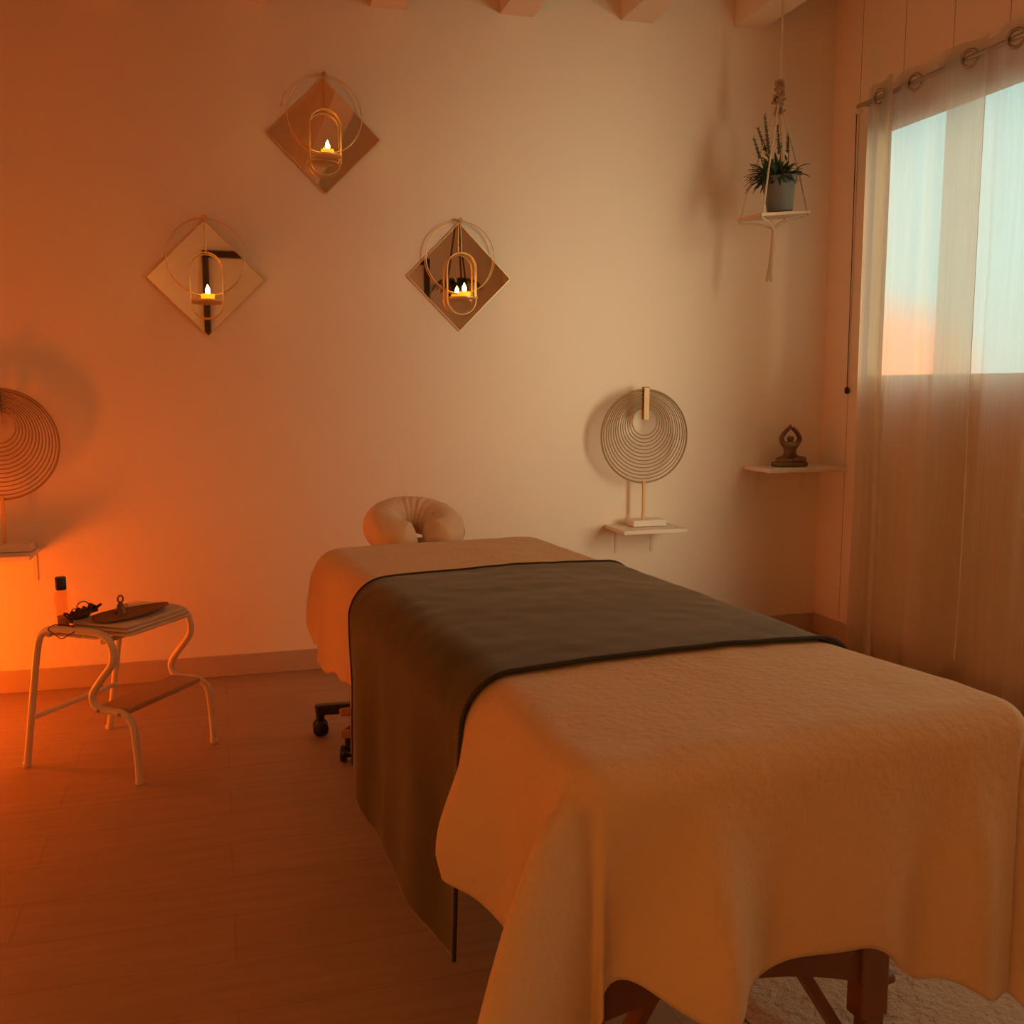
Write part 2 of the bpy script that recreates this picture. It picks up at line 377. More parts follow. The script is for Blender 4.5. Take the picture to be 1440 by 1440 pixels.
def prof(e, r):
    if e < r*PI/2:
        th = e/r; return r*math.sin(th), r*(1-math.cos(th)), th
    return r, r+(e-r*PI/2), PI/2
def gs(x, c, w): return math.exp(-((x-c)/w)**2)
def drape(s, t, off=0., side_amp=1., bulge=1.):
    nk = min(1, max(0, (.5-t)/.5)); nk = nk*nk*(3-2*nk)
    wu = WU+.042*nk; RR = .09-.036*nk
    ds = max(abs(s)-wu, 0); sg = 1 if s > 0 else -1
    dt = -t if t < 0 else max(t-LL, 0); near = t < LL/2
    e = math.hypot(ds, dt); psi = math.degrees(math.atan2(dt, ds)) if e > 0 else 0
    cu = max(-wu, min(wu, s)); cv = max(0, min(LL, t))
    out, drop, th = prof(e, RR)
    hang = max(e-RR*1.2, 0)
    g = min(1, hang/.28); g = g*g*(3-2*g)
    cs = math.cos(math.radians(psi)); sn = math.sin(math.radians(psi))
    fl = .02
    inner = dt > 0 and ds > 0
    if e > 0:
        cone = gs(psi, 29, 14)-.10*gs(psi, 66, 12)
        if inner: fl += (.55 if near else .10)*cone*.76*max(hang, .03)**-.4
        # side ripples
        rs = .012*math.sin(t*9.5+1.0)+.007*math.sin(t*21+.6)
        if not near or sg > 0: rs = .016*math.sin(t*11+2.1)+.011*math.sin(t*23+.3)
        re = .066*gs(s, -.20, .05)-.030*gs(s, -.33, .05)-.02*gs(s, -.08, .05)+.014*gs(s, .09, .07)-.012*gs(s, .17, .05)+.035*gs(s, .27, .05)
        if not near: re = .02*math.sin(s*22)
        g2 = min(1, max(e-.06, 0)/.23); g2 = g2*g2*(3-2*g2)
        out += hang*fl + g*(rs*cs*cs*.55 + re*sn*sn)
        if near and sg < 0: out += bulge*g2*cs*cs*(.082*gs(t, .29, .085)-.015*gs(t, .05, .06))*(1-.45*min(1, max(0, e-.30)/.15))
    u = cu + sg*(out+off*math.sin(th))*cs
    v = cv + (-1 if t < 0 else 1)*(out+off*math.sin(th))*sn
    crown = .010*(1-(cu/wu)**2)*min(1, (1.2-abs(cv/LL-.5)*2))
    z = ZT + crown*(1-min(1, e/.05)) - drop + off*math.cos(th)
    z += .0035*nz(s*5, t*5, 3) + .0015*nz(s*17, t*17, 8)
    lat = .006*g*nz(s*6, t*6, 11)
    return t2w(u+lat, v+lat, z)
front_hem = [(-.75, .46), (-.38, .37), (-.33, .345), (-.205, .385), (-.10, .37), (.05, .355), (.19, .44), (.34, .495), (.75, .42)]
left_hem = [(-.5, .46), (-.05, .40), (.12, .40), (.24, .36), (.36, .36), (.62, .385), (1., .38), (1.36, .34), (1.72, .37), (1.88, .35), (2.06, .22)]
def blanket_pt(a, b):
    t0 = -1; tt = -.42 + b*(LL+.42+.20)
    eL = lerp_table(left_hem, tt)+.006*math.sin(tt*40); eR = .42
    s = -(WU+eL) + a*(2*WU+eL+eR)
    if tt < 0:
        k = (-tt)/.42; tt = -k*(lerp_table(front_hem, s)+.004*math.sin(s*45))
    return drape(s, tt)
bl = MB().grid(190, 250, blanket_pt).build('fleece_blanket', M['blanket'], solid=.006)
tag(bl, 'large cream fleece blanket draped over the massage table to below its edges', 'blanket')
def runner_pt(a, b):
    t = .385 + b*(.90)
    hemL = lerp_table([(.38, .575), (.5, .59), (.70, .60), (1.0, .585), (1.29, .525)], t)
    s = -(WU+hemL) + a*(2*WU+hemL+.45)
    ed = max(0, -s-WU)
    t2 = t + .05*max(0, ed-.15)*(1.28-t)/.9*2.0*(1-.6*max(0, min(1, (t-.6)/.4)))
    return drape(s, t2, .010, .55, .0 if t > .42 else .25)
rn = MB().grid(200, 90, runner_pt).build('table_runner', M['runner'], solid=.004)
tag(rn, 'dark green velvet runner laid across the middle of the cream blanket', 'throw')
for b in (0, 1):
    MB().tube([runner_pt(i/160, b)+Vector((0, 0, .001)) for i in range(161)], .0038, 6).build('piping', M['piping'], rn)
rn.children[0]['label'] = 'dark piped edge'; rn.children[1]['label'] = 'dark piped edge'

# face cradle: horseshoe cushion, opening towards the table
cr = MB(); NP, NR = 64, 28
def cradle(i, j):
    a = math.radians(-62 + (360-56)*i) ; q = 2*PI*j
    a0 = -PI/2 + math.radians(9) + (2*PI-math.radians(18))*i
    end = min(i, 1-i)*NP
    k = min(1, math.sqrt(max(0, min(i, 1-i))*16))
    k = max(.02, k); rad = .064*k
    wr = .006*math.sin(a0*24+3*math.cos(q)+2*nz(a0*2, q))*max(0, math.cos(q-PI*.75))*gs(a0, PI/2, .9)+.003*nz(a0*5, q*2, 5)
    rad += wr
    R0 = .102+.008*math.sin(a0)
    x = (R0+rad*math.cos(q))*math.cos(a0); y = (R0*1.05+rad*math.cos(q))*math.sin(a0); z = rad*1.02*math.sin(q)
    return (x, y, z)
cr.grid(NP, NR, cradle)
cp = cr.build('face_cradle_cushion', M['sheet'], subsurf=1)
pc = t2w(-.016, 2.075, .745); cp.location = pc; cp.rotation_euler = (math.radians(18), 0, TA); cp.scale = (1.04, 1, 1)
tag(cp, 'cream horseshoe-shaped face cradle cushion at the far head end of the table', 'cushion')

# wheeled stool mostly hidden behind the table
st = thing('rolling_stool', 'black five-star rolling stool base with castors under the head of the table', 'stool', (.545, 3.36, 0))
MB().lathe([(.035, .075), (.04, .09), (.036, .13), (.022, .14)], 20).build('hub', M['black'], st)
MB().lathe([(.018, .12), (.018, .30), (.025, .31), (.025, .36)], 16).build('gas_column', M['steel'], st)
MB().lathe([(.10, .36), (.165, .37), (.175, .40), (.165, .43), (.10, .44)], 32).build('seat', M['vinyl'], st)
for k in range(5):
    a = math.radians(157+72*k); ca, sa = math.cos(a), math.sin(a)
    ar = MB(); ar.bar((ca*.02, sa*.02, .115), (ca*.245, sa*.245, .092), .034, .036)
    ar.tube([(ca*.25, sa*.25, .108), (ca*.25, sa*.25, .05)], [.02, .014], 10)
    arm = ar.build('base_arm', M['black'], st, bevel=.004)
    cs = MB(); tx, ty = -sa, ca
    sw = .5*k; tx, ty = math.cos(a+PI/2+.35), math.sin(a+PI/2+.35)
    for sg in (-1, 1):
        cs.tube([(ca*.25+tx*sg*.010, sa*.25+ty*sg*.010, .027), (ca*.25+tx*sg*.014, sa*.25+ty*sg*.014, .027), (ca*.25+tx*sg*.026, sa*.25+ty*sg*.026, .027), (ca*.25+tx*sg*.029, sa*.25+ty*sg*.029, .027)], [.022, .027, .027, .02], 18)
    cs.tube([(ca*.25-tx*.012, sa*.25-ty*.012, .03), (ca*.25+tx*.012, sa*.25+ty*.012, .03)], .016, 10)
    cs.build('castor', M['black'], arm)

# rug
rg = MB()
def rug_pt(a, b):
    x = -.75+1.5*a; y = -.55+1.1*b
    ed = min(a, 1-a, b, 1-b)
    h = .018*min(1, ed*40) + (.006*nz(x*22, y*22)+.004*nz(x*55, y*55, 4))*min(1, ed*30)
    x += .004*nz(y*15, b, 2); y += .004*nz(x*15, a, 7)
    return (x, y, max(.001, h))
rg.grid(150, 110, rug_pt)
ru = rg.build('shaggy_rug', M['rug']); ru.location = (1.735, 1.52, .002); ru.rotation_euler = (0, 0, math.radians(14))
tag(ru, 'beige shaggy wool rug on the floor below the near end of the table', 'rug')

# ------------------------------------------------------------------ step stool on the left
SD = Vector((.8189, -.5739, 0)); SN = Vector((.5739, .8189, 0)); SA = Vector((-.629, 3.421, 0)); SW = .383
ss = thing('step_stool', 'white tubular steel step stool with curved legs on the left of the floor', 'step stool', SA)
prof_s = [(.0, .0), (.05, .285), (.072, .40), (.092, .447), (.135, .466), (.208, .468), (.29, .468), (.338, .458), (.362, .425), (.358, .375), (.312, .318), (.279, .272), (.282, .240), (.305, .223), (.345, .222), (.392, .218), (.424, .188), (.436, .10), (.441, 0)]
def sp(s, z, w): return SD*s + SN*w + Vector((0, 0, z))
for wv in (0, SW):
    fr = MB().tube(smooth_path([sp(s, z+.0, wv) for s, z in prof_s], 8), .0115, 14).build('side_frame', M['white_metal'], ss)
    for s in (0, .441):
        MB().tube([sp(s, 0.001, wv), sp(s, .014, wv)], .0135, 12).build('foot_cap', M['white_metal'], fr)
    for s, z in ((.305, .222), (.385, .218)):
        p = sp(s, z, wv) ; sg = -1 if wv == 0 else 1
        MB().tube([p+SN*sg*.008, p+SN*sg*.0135], .006, 10).build('screw', M['steel'], fr)
MB().tube([sp(.042, .171, 0), sp(.042, .171, SW)], .0085, 12).build('rear_stretcher', M['white_metal'], ss)
MB().tube([sp(.115, .446, 0), sp(.115, .446, SW)], .0085, 12).tube([sp(.325, .440, 0), sp(.325, .440, SW)], .0085, 12).build('top_crossbar', M['white_metal'], ss)
t = MB()
for k in range(3):
    s0 = .135+.065*k; cpos = sp(s0, .446, SW/2)
    t.box(cpos, (.058, SW-.02, .008), Matrix((SD, SN, Vector((0, 0, 1)))).transposed())
t.build('top_slats', M['white_metal'], ss, bevel=.002)
MB().box(sp(.345, .222, SW/2), (.115, SW-.022, .018), Matrix((SD, SN, Vector((0, 0, 1)))).transposed()).build('step', M['lwood'], ss, bevel=.004)

# things on the stool
def sw(s, w, z): return SA + SD*s + SN*w + Vector((0, 0, z))
RS = math.atan2(SD.y, SD.x)
tw = MB()
def towel_layer(x0, x1, y0, y1, z0, h, n=0):
    k = []
    def fn(a, b):
        return (x0+(x1-x0)*a + .004*nz(b*6, n, z0*50), y0+(y1-y0)*b, z0)
    prof2 = []
    for i in range(21):
        q = PI*i/20; prof2.append((x1-h/2+h/2*math.sin(q)*1.2, z0+h/2-h/2*math.cos(q)))
    ring = [(x0, z0+h*.02)] + prof2 + [(x0, z0+h)] + [(x0-h*.4, z0+h*.5)]
    N = 24
    vs = []
    for j in range(N+1):
        y = y0+(y1-y0)*j/N
        ex = 1-.5*abs(2*j/N-1)**14
        for x, z in ring:
            sag = -.012*math.sin(PI*j/N)*max(0, (x-.12))*6
            vs.append((x+.003*nz(j*.4, z*90, n), y, z0+h/2+(z-z0-h/2)*ex + .0015*nz(x*30, j*.5, n) + sag*.0))
    m_ = len(ring); fs = []
    for j in range(N):
        for i in range(m_):
            i2 = (i+1) % m_; fs.append((j*m_+i, j*m_+i2, (j+1)*m_+i2, (j+1)*m_+i))
    fs += [tuple(range(m_))[::-1], tuple(N*m_+i for i in range(m_))]
    tw.add(vs, fs)
for n in range(3): towel_layer(.165+.004*n, .395-.006*n, .035+.004*n, .350-.005*n, .0+.0112*n, .0112, n)
tow = tw.build('folded_towel', M['towel']); tow.location = SA+Vector((0, 0, .451)); tow.rotation_euler = (0, 0, RS)
tag(tow, 'white folded towel lying on top of the white step stool', 'towel')
dish = MB()
def dish_pt(a, b):
    q = 2*PI*b; r = a
    x = .070*r*math.cos(q)*(1+.10*math.sin(2*q)+.06*math.cos(3*q)); y = .135*r*math.sin(q)*(1+.05*math.cos(3*q+1))
    z = .011*(r**3)*(1+.5*math.sin(q+.4)) + .004*math.sin(q*2+.5)*r*r
    return (x, y, z)
dish.grid(14, 56, dish_pt)
di = dish.build('leaf_dish', M['leather'], solid=-.005); di.location = sw(.300, .170, .490); di.rotation_euler = (0, 0, RS-.2)
tag(di, 'brown leaf-shaped dish lying on the folded white towel', 'dish')
be = thing('hand_bell', 'small brass bell with a ring handle standing in the brown dish', 'bell', sw(.265, .160, .4905), .5)
MB().lathe([(.020, 0), (.0195, .004), (.015, .012), (.012, .026), (.008, .034), (.004, .038)], 20).build('bell_body', M['bronze'], be)
MB().tube([(.009*math.cos(2*PI*i/20), 0, .049+.011*math.sin(2*PI*i/20)) for i in range(20)], .0028, 8, closed=True).build('ring_handle', M['bronze'], be)
MB().tube(smooth_path([(.012, 0, .024), (.020, .002, .030), (.022, .004, .014), (.024, .004, .002)], 5), .002, 6).build('chain', M['brass'], be)
co = MB()
co.tube(smooth_path([(-.10, -.01, .010), (-.06, .012, .014), (-.02, -.008, .016), (.03, .010, .014), (.07, 0, .010)], 6), [.006+.009*math.sin(PI*i/24) for i in range(25)], 10)
for k in range(7):
    cx = -.085+.024*k
    co.tube([(cx+.016*math.cos(2*PI*i/16)*.8, .02*math.sin(2*PI*i/16)*math.cos(k), .017+.014*abs(math.sin(2*PI*i/16))) for i in range(16)], .0035, 6, closed=True)
co.tube(smooth_path([(-.03, .01, .02), (-.01, .02, .042), (.03, .02, .046), (.06, .01, .022)], 6), .0018, 6)
co.tube(smooth_path([(-.08, .0, .015), (-.06, .01, .036), (-.03, .01, .034), (-.015, 0, .02)], 6), .0018, 6)
cb = co.build('cord_bundle', M['cord']); cb.location = sw(.184, .092, .4875); cb.rotation_euler = (0, 0, RS+1.78)
tag(cb, 'dark tangled cord bundle lying between the bottle and the brown dish', 'cord')
ob = thing('oil_bottle', 'clear oil bottle with a black cap standing on the white step stool', 'bottle', sw(.155, .024, .4515))
MB().lathe([(.0195, 0), (.021, .003), (.021, .122), (.018, .131), (.0125, .136), (.0125, .142)], 28).build('bottle_body', M['bottle_glass'], ob)
MB().lathe([(.0182, .003), (.0188, .006), (.0188, .052), (.018, .053)], 24).build('oil', M['oil'], ob)
MB().lathe([(.0155, .138), (.0165, .139), (.0165, .176), (.0155, .178)], 28).build('cap', M['cap'], ob)
cl = MB().tube(smooth_path([(.0, -.012, .0), (.030, -.0175, -.012), (.055, -.0175, -.024), (.08, -.0175, -.012), (.10, -.012, .0), (.085, .0, .013), (.05, .006, .0135), (.015, .0, .013)], 6, closed=True), .0016, 6, closed=True).build('cord_loop', M['cord'])
cl.location = sw(.13, 0, .468); cl.rotation_euler = (0, 0, RS)
tag(cl, 'thin dark cord loop hanging over the top tube of the stool', 'cord')

# ------------------------------------------------------------------ mirrored candle sconces
def make_sconce(loc, label):
    r = thing('mirror_sconce', label, 'wall candle holder', loc, 0, 'mirrored candle sconces on the back wall')
    hz = -.2425; h = .2265
    sq = [(0, hz+h), (h, hz), (0, hz-h), (-h, hz)]
    k = MB(); vs = [(x, y, z) for y in (-.010, -.004) for x, z in sq]
    k.add(vs, [(0, 1, 2, 3), (7, 6, 5, 4), (0, 4, 5, 1), (1, 5, 6, 2), (2, 6, 7, 3), (3, 7, 4, 0)]); k.build('mirror', M['mirror'], r, smooth=False)
    e = MB()
    for i in range(4):
        a, b = sq[i], sq[(i+1) % 4]; e.bar((a[0], -.0075, a[1]), (b[0], -.0075, b[1]), .008, .0022, (0, 1, 0))
    e.build('mirror_frame', M['gold'], r)
    MB().tube([(0, .0, -.003), (0, -.032, -.003)], .0065, 12).tube([(0, -.032, -.003), (0, -.036, -.003)], .009, 12).build('hook', M['brass'], r)
    MB().tube([(.152*math.cos(2*PI*i/72), -.026, -.160+.152*math.sin(2*PI*i/72)) for i in range(72)], .0023, 8, closed=True).build('ring', M['gold'], r)
    MB().tube([(0, -.030, -.006), (.002, -.040, -.144)], .0022, 8).build('stem', M['brass'], r)
    pts = []; wv, hv, cz = .063, .067, -.273
    for i in range(25): a = PI*i/24; pts.append((wv*math.cos(a), -.042, cz+hv+wv*math.sin(a)))
    for i in range(25): a = PI+PI*i/24; pts.append((wv*math.cos(a), -.042, cz-hv+wv*math.sin(a)))
    MB().strip(pts, (0, 1, 0), .028, .003).build('oval_hoop', M['gold'], r, smooth=True)
    MB().lathe([(.040, 0), (.0605, .0), (.0615, .006), (.0595, .006), (.058, .002), (.0, .002)], 40, (0, -.074, -.338)).build('candle_plate', M['gold'], r)
    return r
spots = [((.466, YB, 2.487), 'mirrored diamond sconce with gold hoops hanging highest on the back wall', 'lit tealight candle in the highest mirrored sconce'),
         ((-.020, YB, 1.900), 'mirrored diamond sconce hanging on the left with a dark L-shape reflected in it', 'lit tealight candle in the left mirrored sconce'),
         ((1.033, YB, 1.937), 'mirrored diamond sconce on the right reflecting a dark hanging plant', 'lit tealight candle in the right mirrored sconce')]
sc0 = None; td0 = None
for loc, lb, cl_ in spots:
    if sc0 is None: sc0 = make_sconce(loc, lb)
    else: dup(sc0, loc, lb)
    cloc = (loc[0]+.004, loc[1]-.078, loc[2]-.3355)
    if td0 is None:
        td0 = thing('tealight_candle', cl_, 'candle', cloc, 0, 'lit tealights in the wall sconces')
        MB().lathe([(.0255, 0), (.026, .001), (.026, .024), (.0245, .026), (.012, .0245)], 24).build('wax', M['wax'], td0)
        MB().lathe([(.0015, .024), (.007, .029), (.0095, .037), (.008, .046), (.0038, .056), (.0004, .063)], 16).build('flame', M['flame'], td0)
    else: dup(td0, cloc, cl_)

# ------------------------------------------------------------------ wall shelves and ornaments
def shelf(name, label, x0, x1, zt, dep, brx, drop=.12):
    t = thing(name, label, 'shelf', ((x0+x1)/2, YB, zt), 0, 'small white wall shelves')
    w_ = x1-x0
    MB().box((0, -dep/2, -.010), (w_, dep, .018)).build('shelf_board', M['white_wood'], t, bevel=.002)
    for x in brx:
        b = MB(); xx = x-(x0+x1)/2
        b.box((xx, -.003, -.019-drop/2), (.014, .004, drop)).box((xx, -dep*.42, -.021), (.014, dep*.8, .004))
        b.build('bracket', M['white_metal'], t, smooth=False)
    return t
shelf('wall_shelf', 'small white wall shelf under the hoop ornament right of the table', 1.725, 2.035, .585, .235, (1.785, 1.965))
shelf('wall_shelf', 'small white wall shelf in the right corner carrying the bronze figurine', 2.445, 2.852, .845, .24, (2.52, 2.77))
shelf('wall_shelf', 'small white wall shelf at the left picture edge above the step stool', -1.005, -.695, .590, .235, (-.94, -.715))
def hoop(loc, label):
    t = thing('hoop_ornament', label, 'ornament', loc, 0, 'bamboo hoop ornaments on wall shelves')
    MB().box((.015, 0, .015), (.165, .09, .03)).build('base', M['white_wood'], t, bevel=.003)
    MB().bar((0, 0, .028), (0, 0, .21), .012, .012, (0, 1, 0)).build('post', M['clip'], t, bevel=.001)
    N = 14
    for k in range(N):
        f = k/(N-1); r_ = .212-.150*f; zc = .413+.066*f
        yy = .002*math.sin(k*2.1)
        MB().tube([(r_*math.cos(2*PI*i/80), yy-.007*0, zc+r_*math.sin(2*PI*i/80)) for i in range(80)], .0026 if k else .0045, 8, closed=True).build('hoop', M['cane'], t)
    MB().box((.002, -.012, .563), (.026, .006, .15)).box((.002, .012, .563), (.026, .006, .15)).box((.002, 0, .636), (.026, .030, .006)).build('clip', M['clip'], t, bevel=.001)
    return t
h0 = hoop((1.880, 4.215, .5855), 'nested bamboo hoop ornament on the shelf right of the massage table')
dup(h0, (-.803, 4.215, .5905), 'nested bamboo hoop ornament cut off by the left picture edge, glowing orange')

# bronze figurine: seated, arms raised, palms joined overhead
def skin_obj(name, verts, edges, radii, m, parent=None, lev=2, root=0):
    me = bpy.data.meshes.new(name); me.from_pydata(verts, edges, []); me.materials.append(m)
    o = bpy.data.objects.new(name, me); C.objects.link(o)
    md = o.modifiers.new('skin', 'SKIN'); md.use_smooth_shade = True
    if not me.skin_vertices: 
        bpy.context.view_layer.update()
        me.attributes
    sv = me.skin_vertices[0].data if me.skin_vertices else None
    if sv:
        for i, r_ in enumerate(radii):
            sv[i].radius = r_ if isinstance(r_, tuple) else (r_, r_); sv[i].use_root = (i == root)
    s2 = o.modifiers.new('sub', 'SUBSURF'); s2.levels = lev; s2.render_levels = lev
    if parent: o.parent = parent
    return o
fg = thing('meditation_figurine', 'bronze seated yoga figurine with palms joined overhead on the corner shelf', 'figurine', (2.628, 4.195, .846), math.radians(-6))
MB().lathe([(.088, 0), (.092, .004), (.092, .016), (.086, .022)], 40).build('plinth', M['bronze'], fg)
fg.children[0].scale = (1, .55, 1)
V = [(0, 0, .030), (0, 0, .060), (0, -.002, .088), (0, 0, .108), (0, 0, .118), (0, -.002, .132), (0, -.003, .146),   # pelvis..head 0-6
     (-.034, 0, .104), (-.050, -.002, .132), (-.029, -.002, .164), (-.004, -.003, .186), (-.001, -.003, .200),             # left arm 7-11
     (.034, 0, .104), (.050, -.002, .132), (.029, -.002, .164), (.004, -.003, .186),                                       # right arm 12-15
     (-.030, -.004, .030), (-.074, -.014, .030), (-.030, -.036, .028), (.012, -.040, .028),                                # left leg 16-19
     (.030, -.004, .030), (.074, -.014, .030), (.030, -.044, .030), (-.012, -.046, .034)]                                  # right leg 20-23
E_ = [(0, 1), (1, 2), (2, 3), (3, 4), (4, 5), (5, 6), (3, 7), (7, 8), (8, 9), (9, 10), (10, 11), (3, 12), (12, 13), (13, 14), (14, 15), (0, 16), (16, 17), (17, 18), (18, 19), (0, 20), (20, 21), (21, 22), (22, 23)]
Rd = [.034, .029, .031, .021, .011, .020, .015, .015, .013, .011, .010, .005, .015, .013, .011, .010, .020, .017, .014, .011, .020, .017, .014, .011]
bpy.context.view_layer.update()
def make_body():
    me = bpy.data.meshes.new('body'); bm = bmesh.new()
    sl = bm.verts.layers.skin.verify()
    vs = []
    for i, (p, r_) in enumerate(zip(V, Rd)):
        v = bm.verts.new(p); v[sl].radius = (r_, r_); v[sl].use_root = (i == 0); vs.append(v)
    for a, b in E_: bm.edges.new((vs[a], vs[b]))
    bm.to_mesh(me); bm.free(); me.materials.append(M['bronze'])
    o = bpy.data.objects.new('body', me); C.objects.link(o)
    md = o.modifiers.new('skin', 'SKIN'); md.use_smooth_shade = True
    s2 = o.modifiers.new('sub', 'SUBSURF'); s2.levels = 2; s2.render_levels = 2
    o.parent = fg
make_body()

# ------------------------------------------------------------------ hanging shelf and plant in the corner
hs = thing('hanging_shelf', 'square wooden shelf hung from cotton ropes in the right corner', 'hanging shelf', (2.365, 3.965, 1.957))
bn = [Vector(p) for p in ((-.157, -.165, -.028), (.159, -.035, .020), (.157, .165, .028), (-.159, .035, -.021))]
ctr = (bn[0]+bn[1]+bn[2]+bn[3])/4
b = MB(); b.add([p for p in bn]+[p+Vector((0, 0, .014)) for p in bn], [(3, 2, 1, 0), (4, 5, 6, 7), (0, 1, 5, 4), (1, 2, 6, 5), (2, 3, 7, 6), (3, 0, 4, 7)])
b.build('board', M['board'], hs, bevel=.003, smooth=False)
kn = Vector((.004, -.005, .495))
for p in bn:
    q = p*.90+ctr*.10
    MB().tube(smooth_path([kn+Vector((q.x*.06, q.y*.06, -.02)), q*.55+kn*.45+Vector((q.x*.10, q.y*.10, -.02)), q+Vector((0, 0, .012)), q+Vector((0, 0, -.008)), ctr*.55+q*.45+Vector((0, 0, -.022)), ctr+Vector((0, 0, -.050))], 8), .0042, 8).build('rope', M['rope'], hs)
k = MB()
for i in range(26):
    c_ = kn+Vector((.014*math.sin(i*2.1)*(1+.4*math.cos(i*.7)), .012*math.cos(i*1.7), -.060+.0052*i))
    dv = Vector((math.sin(i*1.3), math.cos(i*2.3)*.7, math.sin(i*.9)*.9)).normalized()*.016
    k.tube(smooth_path([c_-dv, c_-dv*.3+Vector((.004, .004, .004)), c_+dv*.4+Vector((-.004, .003, 0)), c_+dv], 4), [.004, .005, .006, .006, .0065, .0065, .0065, .0065, .0065, .006, .006, .005, .004], 7)
k.build('knot', M['knot'], hs)
MB().tube([kn+Vector((0, 0, .0)), kn+Vector((.002, 0, .12)), Vector((.004, -.01, .898))], .0055, 8).build('hanging_cord', M['rope'], hs)
ts = MB()
tp = ctr+Vector((0, 0, -.045))
for i in range(10):
    a = 2*PI*i/10; x, y = .007*math.cos(a), .007*math.sin(a)
    ts.tube(smooth_path([tp+Vector((x*.3, y*.3, 0)), tp+Vector((x, y, -.05)), tp+Vector((x*1.1-.006, y*1.1, -.14)), tp+Vector((x*1.7-.016, y*1.6, -.230+.006*(i % 3)))], 5), .0032, 6)
ts.tube([tp+Vector((0, 0, .004)), tp+Vector((0, 0, -.03))], .009, 10)
ts.build('tassel', M['rope'], hs)
pp = Vector((2.388, 3.955, 1.978))
pl = thing('potted_plant', 'dark leafy plant with flower spikes in a grey-green pot on the hanging shelf', 'plant', pp)
pl.rotation_euler = (math.radians(1), math.radians(-6), 0)
MB().lathe([(.050, .0), (.054, .003), (.071, .125), (.075, .126), (.077, .150), (.071, .150), (.068, .135), (.0, .134)], 36).build('pot', M['pot'], pl)
fo = MB()
rnd = random.Random(5)
for i in range(210):
    a = rnd.uniform(0, 2*PI); el = rnd.uniform(.1, 1.4); L = rnd.uniform(.05, .105); r0 = rnd.uniform(0, .055)
    if rnd.random() < .30: a = rnd.gauss(PI*1.05, .5); L *= 1.3
    p = Vector((r0*math.cos(a), r0*math.sin(a), .135)); d_ = Vector((math.cos(a)*math.cos(el), math.sin(a)*math.cos(el), math.sin(el)))
    pts = []
    for k_ in range(6):
        pts.append(p.copy()); p = p+d_*(L/5); d_ = (d_+Vector((0, 0, -.30))).normalized()
    sd_ = Vector((-math.sin(a), math.cos(a), 0)); wd = rnd.uniform(.006, .0105)
    vs = []
    for k_, q in enumerate(pts):
        ww = wd*math.sin(PI*min(.97, (k_+.35)/5.6)); vs += [q-sd_*ww+Vector((0, 0, .002)), q, q+sd_*ww+Vector((0, 0, .002))]
    fs = []
    for k_ in range(5):
        a_ = k_*3; fs += [(a_, a_+3, a_+4, a_+1), (a_+1, a_+4, a_+5, a_+2)]
    fo.add(vs, fs)
fo.build('foliage', M['leaf'], pl, solid=.0008, recalc=False)
for (x, y, tx, tz, h1) in ((-.035, 0, -.052, .405, .16), (-.05, .01, -.105, .315, .09), (.01, 0, .008, .36, .12), (.045, .01, .065, .335, .09), (-.02, .02, -.03, .31, .07), (.0, .03, -.07, .36, .10)):
    sm = MB(); A = Vector((x, y, .13)); B = Vector((tx, y, tz))
    sm.tube(smooth_path([A, (A+B)/2+Vector((.006, 0, .0)), B], 6), .0022, 6)
    D = (B-A)
    nb = int(h1/.0042)
    for k_ in range(nb):
        q = A+D*(1-h1/D.length*(k_/nb)); a = k_*2.399+x*30; rr = rnd.uniform(.0026, .0046)*(.6+.6*k_/nb)
        dd = Vector((math.cos(a)*.8, math.sin(a)*.8, .75)).normalized()
        sm.tube([q, q+dd*.006, q+dd*.012], [rr*.6, rr, .0008], 6)
    for k_ in range(3):
        q = A+D*(.25+.15*k_); a = k_*2.1+x*40; dd = Vector((math.cos(a), math.sin(a), .8)).normalized(); n_ = dd.cross(Vector((0, 0, 1))).normalized()
        sm.add([q, q+dd*.02+n_*.006, q+dd*.045, q+dd*.02-n_*.006], [(0, 1, 2, 3)])
    sm.build('flower_stem', M['bud'], pl)

# a second hanging plant behind the camera, visible as a reflection in the right sconce
hp = thing('hanging_planter', 'dark hanging planter with trailing leaves reflected in the right mirrored sconce', 'plant', (2.19, -.60, 2.02))
MB().lathe([(.07, 0), (.085, .01), (.10, .12), (.105, .16), (.09, .16)], 28).build('pot', M['black'], hp)
for sx, sy in ((-1, 0), (.6, .8), (.6, -.8)):
    MB().tube([(.10*sx, .10*sy, .15), (.0, 0, .80)], .008, 8).build('strap', M['cord'], hp)
fo = MB(); rnd = random.Random(9)
for i in range(70):
    a = rnd.uniform(0, 2*PI); L = rnd.uniform(.10, .30); p = Vector((.06*math.cos(a), .06*math.sin(a), .16)); d_ = Vector((math.cos(a), math.sin(a), .7)).normalized()
    sd_ = Vector((-math.sin(a), math.cos(a), 0)); vs = []
    for k_ in range(6):
        ww = .014*math.sin(PI*min(.97, (k_+.35)/5.6)); vs += [p-sd_*ww, p+sd_*ww]; p = p+d_*(L/5); d_ = (d_+Vector((0, 0, -.55))).normalized()
    fo.add(vs, [(k_*2, k_*2+2, k_*2+3, k_*2+1) for k_ in range(5)])
fo.build('foliage', M['leaf'], hp, recalc=False)

